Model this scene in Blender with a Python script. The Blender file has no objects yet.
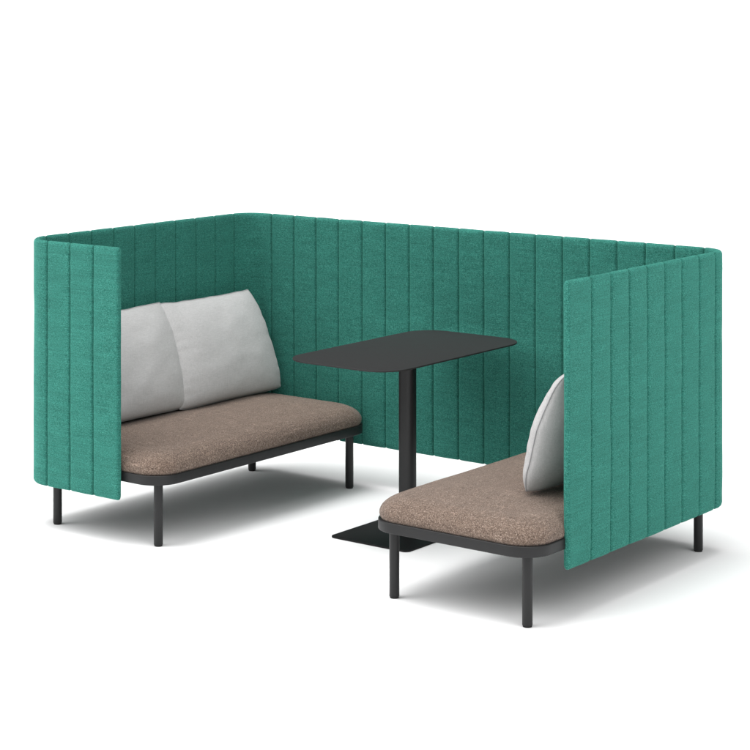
import bpy, bmesh, math, random
from mathutils import Vector, Matrix, noise
R = math.radians
scene = bpy.context.scene
col = scene.collection
random.seed(3)

# ------------------------------------------------------------------ helpers
def link_mesh(name, bm, mat, parent=None, smooth=True):
    bmesh.ops.recalc_face_normals(bm, faces=bm.faces)
    me = bpy.data.meshes.new(name)
    bm.to_mesh(me); bm.free()
    if smooth:
        for p in me.polygons: p.use_smooth = True
    me.materials.append(mat)
    o = bpy.data.objects.new(name, me)
    col.objects.link(o)
    if parent: o.parent = parent
    return o

def thing(name, label, cat, loc=(0, 0, 0), rotz=0, group=None):
    o = bpy.data.objects.new(name, None); col.objects.link(o)
    o.location = loc; o.rotation_euler = (0, 0, rotz)
    o.empty_display_size = .1
    o['label'] = label; o['category'] = cat
    if group: o['group'] = group
    return o

def rrect(x0, x1, y0, y1, r, n=12):
    P = []
    for cx, cy, a0 in ((x1-r, y1-r, 0), (x0+r, y1-r, 90), (x0+r, y0+r, 180), (x1-r, y0+r, 270)):
        for i in range(n+1):
            a = R(a0+90*i/n); P.append((cx+r*math.cos(a), cy+r*math.sin(a)))
    return P

def loft(bm, rings, close0=True, close1=True, cyclic=True):
    V = [[bm.verts.new(p) for p in ring] for ring in rings]
    n = len(V[0])
    for a, b in zip(V, V[1:]):
        for i in range(n if cyclic else n-1):
            j = (i+1) % n
            bm.faces.new((a[i], a[j], b[j], b[i]))
    if close0: bm.faces.new(V[0][::-1])
    if close1: bm.faces.new(V[-1])
    return V

def slab(bm, x0, x1, y0, y1, r, z0, z1, bev=.003, n=12):
    """rounded rectangular plate with softened top and bottom edges"""
    rings = []
    for k in range(5):
        a = R(90*k/4); ins = bev*(1-math.sin(a)); z = z0+bev*(1-math.cos(a))
        rings.append([(x, y, z) for x, y in rrect(x0+ins, x1-ins, y0+ins, y1-ins, max(r-ins, .001), n)])
    for k in range(5):
        a = R(90*k/4); ins = bev*(1-math.cos(a)); z = z1-bev*(1-math.sin(a))
        rings.append([(x, y, z) for x, y in rrect(x0+ins, x1-ins, y0+ins, y1-ins, max(r-ins, .001), n)])
    loft(bm, rings)

def cyl(bm, cx, cy, z0, z1, r, bev=.002, n=40):
    rings = []
    for z, rr in ((z0, r-bev), (z0+bev*.4, r-bev*.3), (z0+bev, r), (z1-bev, r), (z1, r-bev)):
        rings.append([(cx+rr*math.cos(2*math.pi*i/n), cy+rr*math.sin(2*math.pi*i/n), z) for i in range(n)])
    loft(bm, rings)

def smooth_angle(o, ang=35):
    me = o.data
    bm = bmesh.new(); bm.from_mesh(me)
    for e in bm.edges:
        if len(e.link_faces) == 2 and e.calc_face_angle(0) > R(ang): e.smooth = False
    bm.to_mesh(me); bm.free()

# ------------------------------------------------------------------ materials
class NT:
    def __init__(s, name):
        s.m = bpy.data.materials.new(name); s.m.use_nodes = True
        s.t = s.m.node_tree; s.b = s.t.nodes['Principled BSDF']
    def n(s, typ, **kw):
        x = s.t.nodes.new(typ)
        for k, v in kw.items():
            if k in x.inputs.keys(): x.inputs[k].default_value = v
            else: setattr(x, k, v)
        return x
    def l(s, a, b): s.t.links.new(a, b)
    def mapping(s, scale, rot=(0, 0, 0)):
        tc = s.n('ShaderNodeTexCoord'); mp = s.n('ShaderNodeMapping')
        mp.inputs['Scale'].default_value = scale; mp.inputs['Rotation'].default_value = rot
        s.l(tc.outputs['Object'], mp.inputs['Vector']); return mp.outputs['Vector']
    def noise(s, vec, scale, detail=2, rough=.5):
        x = s.n('ShaderNodeTexNoise'); x.inputs['Scale'].default_value = scale
        x.inputs['Detail'].default_value = detail; x.inputs['Roughness'].default_value = rough
        s.l(vec, x.inputs['Vector']); return x.outputs['Fac']
    def ramp(s, fac, stops):
        r = s.n('ShaderNodeValToRGB'); e = r.color_ramp.elements
        while len(e) < len(stops): e.new(.5)
        for i, (p, c) in enumerate(stops):
            e[i].position = p; e[i].color = (*c, 1) if len(c) == 3 else c
        s.l(fac, r.inputs['Fac']); return r.outputs['Color']
    def mul(s, a, b, typ='MULTIPLY', fac=1.):
        x = s.n('ShaderNodeMix', data_type='RGBA', blend_type=typ)
        x.inputs[0].default_value = fac
        s.l(a, x.inputs[6]); s.l(b, x.inputs[7]); return x.outputs[2]
    def math(s, op, a, b=None, v=None):
        x = s.n('ShaderNodeMath', operation=op)
        s.l(a, x.inputs[0])
        if b is not None: s.l(b, x.inputs[1])
        elif v is not None: x.inputs[1].default_value = v
        return x.outputs[0]
    def bump(s, h, strength, dist, prev=None):
        x = s.n('ShaderNodeBump'); x.inputs['Strength'].default_value = strength
        x.inputs['Distance'].default_value = dist
        s.l(h, x.inputs['Height'])
        if prev is not None: s.l(prev, x.inputs['Normal'])
        return x.outputs['Normal']

def g(v): return (v, v, v)

def mat_felt():
    t = NT('teal_felt')
    iso = t.mapping((1, 1, 1))
    fine = t.noise(t.mapping((1, 1, 1.25)), 290, 2, .6)
    hor = t.noise(t.mapping((75, 75, 430)), 1, 2, .6)       # long horizontal yarns
    ver = t.noise(t.mapping((300, 300, 60)), 1, 2, .5)
    patch = t.noise(t.mapping((9, 9, 22)), 1, 4, .6)
    base = t.ramp(fine, [(.36, (.0125, .098, .076)), (.50, (.0250, .148, .117)), (.64, (.055, .225, .182))])
    c = t.mul(base, t.ramp(hor, [(.32, g(.74)), (.52, g(1.0)), (.70, g(1.26))]))
    c = t.mul(c, t.ramp(ver, [(.3, g(.93)), (.7, g(1.06))]))
    slub = t.noise(t.mapping((6, 6, 210)), 1, 2, .5)        # occasional thicker weft yarn
    c = t.mul(c, t.ramp(slub, [(.34, g(.90)), (.5, g(1.0)), (.68, g(1.12))]))
    c = t.mul(c, t.ramp(patch, [(.3, g(.92)), (.7, g(1.07))]))
    st = t.n('ShaderNodeAttribute', attribute_name='seam_shade')
    c = t.mul(c, t.ramp(st.outputs['Fac'], [(0, g(1.0)), (1, (.55, .66, .63))]))  # groove shade painted into the felt colour along each seam
    t.l(c, t.b.inputs['Base Color'])
    t.b.inputs['Roughness'].default_value = .95
    t.b.inputs['Specular IOR Level'].default_value = .15
    t.b.inputs['Sheen Weight'].default_value = .24
    t.b.inputs['Sheen Roughness'].default_value = .5
    t.b.inputs['Sheen Tint'].default_value = (.2, .9, .72, 1)
    n1 = t.bump(patch, .4, .008)
    n2 = t.bump(hor, .35, .0012, n1)
    n3 = t.bump(fine, .6, .0018, n2)
    t.l(n3, t.b.inputs['Normal'])
    return t.m

def mat_seat():
    t = NT('brown_melange_weave')
    iso = t.mapping((1, 1, 1))
    f1 = t.noise(iso, 210, 2, .6)
    f2 = t.noise(iso, 420, 2, .6)
    base = t.ramp(f1, [(.32, (.074, .049, .037)), (.47, (.143, .101, .078)), (.57, (.192, .140, .110)), (.70, (.29, .228, .188))])
    c = t.mul(base, t.ramp(f2, [(.3, g(.72)), (.5, g(1.0)), (.72, g(1.3))]))
    s1 = t.noise(t.mapping((9, 120, 60), (0, 0, R(28))), 1, 2, .5)     # brushed stray fibres
    s2 = t.noise(t.mapping((110, 11, 60), (0, 0, R(20))), 1, 2, .5)
    c = t.mul(c, t.ramp(s1, [(.42, g(.93)), (.60, g(1.0)), (.74, g(1.35))]))
    c = t.mul(c, t.ramp(s2, [(.42, g(.93)), (.60, g(1.0)), (.74, g(1.3))]))
    t.l(c, t.b.inputs['Base Color'])
    t.b.inputs['Roughness'].default_value = .92
    t.b.inputs['Specular IOR Level'].default_value = .2
    t.b.inputs['Sheen Weight'].default_value = .12
    n1 = t.bump(f1, .8, .003); n2 = t.bump(f2, .5, .0015, n1)
    t.l(n2, t.b.inputs['Normal'])
    return t.m

def mat_pillow():
    t = NT('light_grey_cloth')
    iso = t.mapping((1, 1, 1))
    f = t.noise(iso, 420, 2, .6)
    p = t.noise(iso, 60, 3, .6)
    wx = t.noise(t.mapping((200, 25, 500)), 1, 1, .5)
    wz = t.noise(t.mapping((200, 500, 25)), 1, 1, .5)
    c = t.ramp(f, [(.3, (.39, .386, .384)), (.7, (.475, .47, .468))])
    c = t.mul(c, t.ramp(p, [(.3, g(.985)), (.7, g(1.015))]))
    c = t.mul(c, t.ramp(wx, [(.3, g(.93)), (.7, g(1.05))]))
    c = t.mul(c, t.ramp(wz, [(.3, g(.93)), (.7, g(1.05))]))
    t.l(c, t.b.inputs['Base Color'])
    t.b.inputs['Roughness'].default_value = .9
    t.b.inputs['Specular IOR Level'].default_value = .2
    t.b.inputs['Sheen Weight'].default_value = .1
    t.l(t.bump(f, .5, .0012, t.bump(p, .2, .002)), t.b.inputs['Normal'])
    return t.m

def mat_metal(name, c, rough=.45, spec=.4):
    t = NT(name)
    f = t.noise(t.mapping((1, 1, 1)), 900, 2, .5)
    cc = t.ramp(f, [(.3, tuple(x*.9 for x in c)), (.7, tuple(x*1.1 for x in c))])
    t.l(cc, t.b.inputs['Base Color'])
    t.b.inputs['Roughness'].default_value = rough
    t.b.inputs['Specular IOR Level'].default_value = spec
    t.l(t.bump(f, .15, .0004), t.b.inputs['Normal'])
    return t.m

def mat_floor():
    t = NT('white_studio_floor')
    f = t.noise(t.mapping((1, 1, 1)), .6, 2, .5)
    t.l(t.ramp(f, [(.3, (.865, .865, .865)), (.7, (.88, .88, .88))]), t.b.inputs['Base Color'])
    t.b.inputs['Roughness'].default_value = .9
    t.b.inputs['Specular IOR Level'].default_value = 0.0
    return t.m

FELT, SEAT, PIL = mat_felt(), mat_seat(), mat_pillow()
PIPE = mat_metal('grey_piping_cord', (.33, .33, .335), .9, .1)
METAL = mat_metal('black_powder_coat', (.0125, .0125, .013), .45, .32)
TOPM = mat_metal('matt_charcoal_laminate', (.022, .0215, .022), .6, .2)
BASEM = mat_metal('black_steel_plate', (.0055, .0055, .006), .55, .2)
GLIDE = mat_metal('black_plastic_glide', (.012, .012, .012), .6, .3)

# ------------------------------------------------------------------ setting
bm = bmesh.new()
for x, y in ((-400, -400), (400, -400), (400, 400), (-400, 400)): bm.verts.new((x, y, 0))
bm.faces.new(bm.verts)
fl = link_mesh('floor', bm, mat_floor(), smooth=False); fl['kind'] = 'structure'

# ------------------------------------------------------------------ acoustic screen
T = .024                       # felt thickness
ZT, ZB = 1.338, .2027
S = .1491
XR, YW, XW, YE = 2.825, -1.5845, .6185, -1.3297
YB = .014                      # inner plane of the back panel
XL = 0.0
cl = {'xl': XL-T/2, 'yw': YW+T/2, 'yb': YB+T/2, 'xr': XR-T/2}

def make_path():
    """centre line of the screen: wing end, left front corner, left side, back, right side"""
    pts = []                   # (x, y) dense
    def line(a, b):
        L = math.dist(a, b); n = max(2, int(L/.004))
        for i in range(n+1): pts.append((a[0]+(b[0]-a[0])*i/n, a[1]+(b[1]-a[1])*i/n))
    def arc(cx, cy, r, a0, a1):
        n = 40
        for i in range(1, n): 
            a = R(a0+(a1-a0)*i/n); pts.append((cx+r*math.cos(a), cy+r*math.sin(a)))
    r1, r2, r3 = .155, .115, .105
    line((XW, cl['yw']), (cl['xl']+r1, cl['yw']))
    arc(cl['xl']+r1, cl['yw']+r1, r1, 270, 180)
    line((cl['xl'], cl['yw']+r1), (cl['xl'], cl['yb']-r2))
    arc(cl['xl']+r2, cl['yb']-r2, r2, 180, 90)
    line((cl['xl']+r2, cl['yb']), (cl['xr']-r3, cl['yb']))
    arc(cl['xr']-r3, cl['yb']-r3, r3, 90, 0)
    line((cl['xr'], cl['yb']-r3), (cl['xr'], YE))
    out = [pts[0]]
    for p in pts[1:]:
        if math.dist(p, out[-1]) > 1e-5: out.append(p)
    return out
PATH = make_path()
CUM = [0]
for a, b in zip(PATH, PATH[1:]): CUM.append(CUM[-1]+math.dist(a, b))
def at(u):
    import bisect
    i = min(max(bisect.bisect_right(CUM, u)-1, 0), len(PATH)-2)
    f = (u-CUM[i])/(CUM[i+1]-CUM[i])
    a, b = PATH[i], PATH[i+1]
    p = (a[0]+(b[0]-a[0])*f, a[1]+(b[1]-a[1])*f)
    # smooth tangent
    j0, j1 = max(i-1, 0), min(i+2, len(PATH)-1)
    tx, ty = PATH[j1][0]-PATH[j0][0], PATH[j1][1]-PATH[j0][1]
    L = math.hypot(tx, ty)
    return p, (tx/L, ty/L)
def u_near(x, y): 
    k = min(range(len(PATH)), key=lambda i: (PATH[i][0]-x)**2+(PATH[i][1]-y)**2)
    return CUM[k]
seams = [u_near(.1586+i*S, cl['yw']) for i in (2, 1, 0)]
seams += [u_near(cl['xl'], -.0884-i*S) for i in range(9, -1, -1)]
back = [u_near(.165+i*S, cl['yb']) for i in range(18)]
seams += back
seams += [u_near(cl['xr'], -1.1517+i*S) for i in range(7, -1, -1)]
UEND = CUM[-1]

def section(u, half, zt, zb, w):
    """closed loop of (offset, z), w = 0..1 puffing"""
    pts = []
    r = .020
    NZ = 56
    for i in range(NZ+1):
        z = zb+r+(zt-zb-2*r)*i/NZ; pts.append((half, z))
    for i in range(1, 8):
        a = R(180*i/8); pts.append((half*math.cos(a), zt-r+r*math.sin(a)))
    for i in range(NZ+1):
        z = zt-r-(zt-zb-2*r)*i/NZ; pts.append((-half, z))
    for i in range(1, 8):
        a = R(180+180*i/8); pts.append((half*math.cos(a), zb+r+r*math.sin(a)))
    return pts

def build_panel(name, u0, u1, parent, free0, free1):
    us = set()
    ss = [s for s in seams if u0-1e-6 <= s <= u1+1e-6]
    bounds = sorted(set([u0]+ss+[u1]))
    for a, b in zip(bounds, bounds[1:]):
        if b-a < .002: continue
        for d in (0, .0015, .003, .0045, .006, .008, .011, .015, .02, .027, .036):
            if d < (b-a)/2:
                us.add(round(a+d, 6)); us.add(round(b-d, 6))
        n = max(2, int((b-a)/.02))
        for i in range(1, n): us.add(round(a+(b-a)*i/n, 6))
    us = sorted(us)
    clean = [us[0]]
    for u in us[1:]:
        if u-clean[-1] > .0007: clean.append(u)
    us = clean
    rings = []; groove_shade = []
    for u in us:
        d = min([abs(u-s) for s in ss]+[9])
        groove_shade.append(math.exp(-(d/.0030)**2))  # weight of the painted shade, strongest on the seam line
        if not free0: d = min(d, abs(u-u0))
        if not free1: d = min(d, abs(u-u1))
        puff = .0042*(1-math.exp(-d/.022))
        groove = .0072*math.exp(-(d/.0056)**2)
        half = T/2-.0015+puff-groove
        zdip = .0032*math.exp(-(d/.006)**2)
        e = 9
        if free0: e = min(e, u-u0)
        if free1: e = min(e, u1-u)
        rr = .011
        if e < rr:
            f = math.sqrt(max(1-(1-e/rr)**2, 0)); half = half*(.18+.82*f); zdip += rr*(1-f)*.9
        (px, py), (tx, ty) = at(min(max(u, u0), u1))
        nx, ny = -ty, tx
        ring = []
        for off, z in section(u, half, ZT-zdip, ZB+zdip, 1):
            x, y = px+nx*off, py+ny*off
            # uneven hand of the felt
            q = noise.noise(Vector((x*2.1, y*2.1, z*2.6)))*.0022 + noise.noise(Vector((x*5, y*5, z*13+7)))*.0010
            e2 = noise.noise(Vector((x*14, y*14, z*5+3)))*.0008
            pk = math.exp(-(d/.020)**2)*(noise.noise(Vector((z*26, u*7, 2.)))*.0022)*(1 if off > 0 else -1)
            x += nx*(q+e2+pk); y += ny*(q+e2+pk)
            if z > ZT-.03 or z < ZB+.03:
                z += noise.noise(Vector((x*9, y*9, 4.)))*.0012
            ring.append((x, y, z))
        rings.append(ring)
    bm = bmesh.new(); loft(bm, rings)
    n = len(rings[0])
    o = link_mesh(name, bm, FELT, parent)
    at_ = o.data.attributes.new('seam_shade', 'FLOAT', 'POINT')
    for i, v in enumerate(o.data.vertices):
        at_.data[i].value = groove_shade[i//n]
    return o

scr = thing('privacy_screen', 'tall teal felt screen with vertical stitched channels wrapping round both seats', 'screen', (0, 0, 0))
cutA, cutB = back[3], back[14]
a = build_panel('side_panel', 0, cutA-.0004, scr, True, False)
a['label'] = 'left end of the teal screen with the short folded front wing'
build_panel('back_panel', cutA+.0004, cutB-.0004, scr, False, False)
b = build_panel('side_panel', cutB+.0004, UEND, scr, False, True)
b['label'] = 'right end of the teal screen without a front wing'

# ------------------------------------------------------------------ sofas
# local frame of a sofa: origin on the floor at the middle, x from back to front, y along its length
DX, DY = .6456, 1.3907        # leg spacing
EX, EY, RC = .083, .083, .125
FX, FY = DX/2+EX, DY/2+EY
ZF0, ZF1 = .284, .327
def cushion_bm():
    bm = bmesh.new()
    rings = []
    H = .097; W = .105
    prof = []
    for k in range(0, 13):
        a = R(-20+110*k/12)
        prof.append((W*(1-math.cos(a)) if a > 0 else -.000+W*(1-math.cos(a)), ZF1-.001+H*(math.sin(a)+math.sin(R(20)))/(1+math.sin(R(20)))))
    zt = prof[-1][1]
    ins0 = prof[-1][0]
    for ins, z in prof: rings.append((ins, z))
    for k in range(1, 15):
        f = k/14
        rings.append((ins0+(FX-.004-ins0)*f*.985, zt+.021*(1-(1-f)**2.2)))
    out = []
    for ins, z in rings:
        x = FX-.003-ins; y = FY-.003-ins
        r = max(RC-ins*.25, 0.02); r = min(r, x-.0005)
        pts = rrect(-x, x, -y, y, r, 16)
        # resample the straight runs so the surface can undulate
        dense = []
        for i in range(len(pts)):
            p, q = pts[i], pts[(i+1) % len(pts)]
            dense.append(p)
            if i % 17 == 16:
                n = 24 if (i//17) % 2 == 1 or True else 12
                for j in range(1, n): dense.append((p[0]+(q[0]-p[0])*j/n, p[1]+(q[1]-p[1])*j/n))
        ring = []
        for (px, py) in dense:
            zz = z
            if z > ZF1+.01: zz += noise.noise(Vector((px*4, py*4, 1.3)))*.0025 + noise.noise(Vector((px*11, py*11, 5.)))*.0008
            ring.append((px, py, zz))
        out.append(ring)
    loft(bm, out)
    return bm

def make_sofa():
    t = thing('bench_sofa', '', 'sofa')
    link_mesh('seat_cushion', cushion_bm(), SEAT, t)
    bm = bmesh.new(); slab(bm, -FX, FX, -FY, FY, RC, ZF0, ZF1, .0035, 20)
    smooth_angle(link_mesh('frame', bm, METAL, t))
    for sx in (-1, 1):
        for sy in (-1, 1):
            bm = bmesh.new(); cyl(bm, sx*DX/2, sy*DY/2, .006, ZF0+.001, .0205)
            leg = link_mesh('leg', bm, METAL, t); smooth_angle(leg)
            bm = bmesh.new(); cyl(bm, sx*DX/2, sy*DY/2, 0.0, .0065, .0185)
            smooth_angle(link_mesh('glide', bm, GLIDE, leg))
    for sy in (-1, 1):          # small plates under the frame
        bm = bmesh.new()
        slab(bm, -.06, .06, sy*(FY-.11)-.03, sy*(FY-.11)+.03, .003, ZF0-.016, ZF0+.001, .002, 3)
        smooth_angle(link_mesh('bracket', bm, METAL, t))
    return t
def copy_tree(o, parent=None):
    c = o.copy(); col.objects.link(c)
    if parent: c.parent = parent
    for ch in list(o.children):
        copy_tree(ch, c)
    return c
GS = 'facing two seat sofas inside the screen'
LX, LY = .1107+DX/2, -1.468+DY/2
s1 = make_sofa(); s1.location = (LX, LY, 0)
s1['label'] = 'brown upholstered bench sofa at the left carrying two light grey cushions'
s1['group'] = GS
s2 = copy_tree(s1); s2.location = (2.7253-DX/2, LY-.004, 0); s2.rotation_euler = (0, 0, math.pi)
s2['label'] = 'brown upholstered bench sofa at the right front carrying one grey cushion'

# ------------------------------------------------------------------ cushions
def pillow(label, loc, lean, rotz, w, h, th, seed, bow=.016, taper=0):
    t = thing('cushion', label, 'cushion', loc, rotz, 'light grey back cushions')
    N = 72
    def outline(u, v):
        # u, v in -1..1; sides bow in slightly between pulled out corners
        bow_u = 1-.018*(1-v*v)*abs(u)**3 if True else 1
        bow_v = 1-.028*(1-u*u)*abs(v)**3
        c = 1-.050*(abs(u)*abs(v))**6
        return u*bow_u*c*w/2, v*bow_v*c*h/2
    def P(u, v, side):
        y, z = outline(u, v)
        e = max((1-u*u), 0)*max((1-v*v), 0)
        f = (max(1-abs(u)**2.6, 0)**.50)*(max(1-abs(v)**2.4, 0)**.50)
        fat = 1+.10*(-v)                      # filling sinks towards the seat
        d = th/2*f*fat
        edge = 1-min(1, min(1-abs(u), 1-abs(v))/.45)
        if e > 0:
            # gathers that run in from the seams
            along = v if (1-abs(u)) < (1-abs(v)) else u
            wr = noise.noise(Vector((along*7.5+seed, seed*1.7, side*3)))*.0050*(edge**2)*min(1, f*2.2)
            big = noise.noise(Vector((u*1.6+seed, v*1.6, side*2+seed)))*.004*f
            sm = noise.noise(Vector((u*5+seed, v*5, side*4+seed)))*.0016*f
            d += wr+big+sm
        seam = noise.noise(Vector((u*3+seed, v*3, 9.)))*.004+bow*(1-v*v)-.012*(abs(u)**4)*max(v, 0)**4      # seam wanders a little
        sag = max(-v, 0)**1.5; z += .014*(abs(u)**5)*max(v, 0)**5
        z2 = z-.020*f*sag
        y *= 1-taper*(v-.15)
        y += noise.noise(Vector((v*4.5+seed, seed, 2.)))*.006*abs(u)**4
        z2 += noise.noise(Vector((u*4+seed, seed, 6.)))*.004*max(v, 0)**4
        return Vector((side*max(d, 0)+seam, y, z2+h/2))
    M = Matrix.Rotation(-lean, 4, 'Y')
    bm = bmesh.new()
    grid = {}
    def prm(i):                                # denser near the edge
        s = -1+2*i/N; return math.sin(s*math.pi/2)*.55+s*.45
    for side in (1, -1):
        for i in range(N+1):
            for j in range(N+1):
                rim = i in (0, N) or j in (0, N)
                if rim and side == -1: grid[(i, j, -1)] = grid[(i, j, 1)]; continue
                grid[(i, j, side)] = bm.verts.new(M @ P(prm(i), prm(j), side))
    for side in (1, -1):
        for i in range(N):
            for j in range(N):
                bm.faces.new([grid[k] for k in ((i, j, side), (i+1, j, side), (i+1, j+1, side), (i, j+1, side))])
    rim = [(i, 0) for i in range(N)]+[(N, j) for j in range(N)]+[(N-i, N) for i in range(N)]+[(0, N-j) for j in range(N)]
    rp = [grid[(i, j, 1)].co.copy() for i, j in rim]
    link_mesh('cover', bm, PIL, t)
    bm = bmesh.new(); rings = []
    n = len(rp); r = .0026
    X = M @ Vector((1, 0, 0))
    cen = sum(rp, Vector())/n
    for k in range(n):
        tg = (rp[(k+1) % n]-rp[k-1]).normalized()
        o = tg.cross(X).normalized()
        if o.dot(rp[k]-cen) < 0: o = -o
        c = rp[k]+o*.001
        rings.append([c+(o*math.cos(a)+X*math.sin(a))*r for a in [2*math.pi*q/8 for q in range(8)]])
    rings.append(rings[0])
    V = [[bm.verts.new(p) for p in ring] for ring in rings[:-1]]
    for k in range(n):
        A, B = V[k], V[(k+1) % n]
        for q in range(8): bm.faces.new((A[q], A[(q+1) % 8], B[(q+1) % 8], B[q]))
    link_mesh('piping', bm, PIPE, t)
    return t
PW, PH, PT = .705, .535, .185
pillow('light grey cushion at the left sofa half hidden behind the folded screen wing', (.250, -1.085, .444), R(18.5), 0, .74, PH, PT, 2.3, .010, .0)
pillow('light grey cushion on the left sofa in full view nearest the screen corner', (.264, -.412, .438), R(18.5), 0, .745, PH, PT, 7.1, .010, .07)
pillow('light grey cushion seen edge on upon the right sofa against the screen', (2.555, -.892, .447), R(20), math.pi, PW, PH, PT, 4.4, .028)

# ------------------------------------------------------------------ table
tb = thing('pedestal_table', 'charcoal rounded table on a black column between the two sofas', 'table', (1.495, -.587, 0))
bm = bmesh.new(); slab(bm, -.309, .309, -.553, .553, .15, .833, .840, .0015, 24)
smooth_angle(link_mesh('tabletop', bm, TOPM, tb))
bm = bmesh.new(); slab(bm, -.12, .12, -.12, .12, .01, .826, .8326, .001, 4)
smooth_angle(link_mesh('mounting_plate', bm, BASEM, tb))
bm = bmesh.new()
loft(bm, [[(x, y, z) for x, y in rrect(-.040, .040, -.030, .030, .024, 12)] for z in (.0085, .8262)])
smooth_angle(link_mesh('column', bm, METAL, tb))
bm = bmesh.new(); slab(bm, -.220, .220, -.303, .303, .028, 0.0, .008, .0015, 10)
smooth_angle(link_mesh('base_plate', bm, BASEM, tb))

# ------------------------------------------------------------------ light
w = bpy.data.worlds.new('World'); scene.world = w; w.use_nodes = True
nt = w.node_tree; bg = nt.nodes['Background']
tc = nt.nodes.new('ShaderNodeTexCoord')
def lobe(d, power, strength):
    dd = Vector(d).normalized()
    v = nt.nodes.new('ShaderNodeVectorMath'); v.operation = 'DOT_PRODUCT'
    nt.links.new(tc.outputs['Generated'], v.inputs[0]); v.inputs[1].default_value = dd
    m = nt.nodes.new('ShaderNodeMath'); m.operation = 'MAXIMUM'; m.inputs[1].default_value = 0
    nt.links.new(v.outputs['Value'], m.inputs[0])
    p = nt.nodes.new('ShaderNodeMath'); p.operation = 'POWER'; p.inputs[1].default_value = power
    nt.links.new(m.outputs[0], p.inputs[0])
    q = nt.nodes.new('ShaderNodeMath'); q.operation = 'MULTIPLY'; q.inputs[1].default_value = strength
    nt.links.new(p.outputs[0], q.inputs[0]); return q.outputs[0]
def add(a, b):
    x = nt.nodes.new('ShaderNodeMath'); x.operation = 'ADD'
    nt.links.new(a, x.inputs[0])
    if isinstance(b, float): x.inputs[1].default_value = b
    else: nt.links.new(b, x.inputs[1])
    return x.outputs[0]
# unseen lights put into the world: overhead lobe, two added side lobes, bright horizon band
sep = nt.nodes.new('ShaderNodeSeparateXYZ'); nt.links.new(tc.outputs['Generated'], sep.inputs[0])
hz = nt.nodes.new('ShaderNodeMapRange'); hz.interpolation_type = 'SMOOTHSTEP'
nt.links.new(sep.outputs['Z'], hz.inputs['Value'])
L_H0, L_H1, L_HZ, L_AMB = .01, .16, 1.35, .12
L_TOP, L_KEY, L_LEFT = ((-.14, -.12, 1), 24, 12.0), ((.65, -.30, .72), 8, 3.1), ((-.5, -.6, .66), 10, 4.2)
F_ALB = .75
hz.inputs['From Min'].default_value = L_H0; hz.inputs['From Max'].default_value = L_H1
hz.inputs['To Min'].default_value = L_HZ; hz.inputs['To Max'].default_value = L_AMB
tot = add(add(add(lobe(*L_TOP), lobe(*L_KEY)), lobe(*L_LEFT)), hz.outputs[0])
nt.links.new(tot, bg.inputs['Strength'])
bg.inputs['Color'].default_value = (1, 1, 1, 1)
scene.view_settings.view_transform = 'Standard'
scene.view_settings.look = 'None'
scene.view_settings.exposure = 0
scene.view_settings.gamma = 1

# ------------------------------------------------------------------ camera
cam = bpy.data.cameras.new('camera'); co = bpy.data.objects.new('camera', cam); col.objects.link(co)
co.location = (7.0040, -8.0694, 2.376); co.rotation_euler = (R(90), 0, .6508)
cam.sensor_width = 36; cam.lens = 2015.42/750*36
cam.shift_y = -(375-16.01)/750
cam.clip_start = .1; cam.clip_end = 2000
scene.camera = co
scene.render.engine = 'CYCLES'
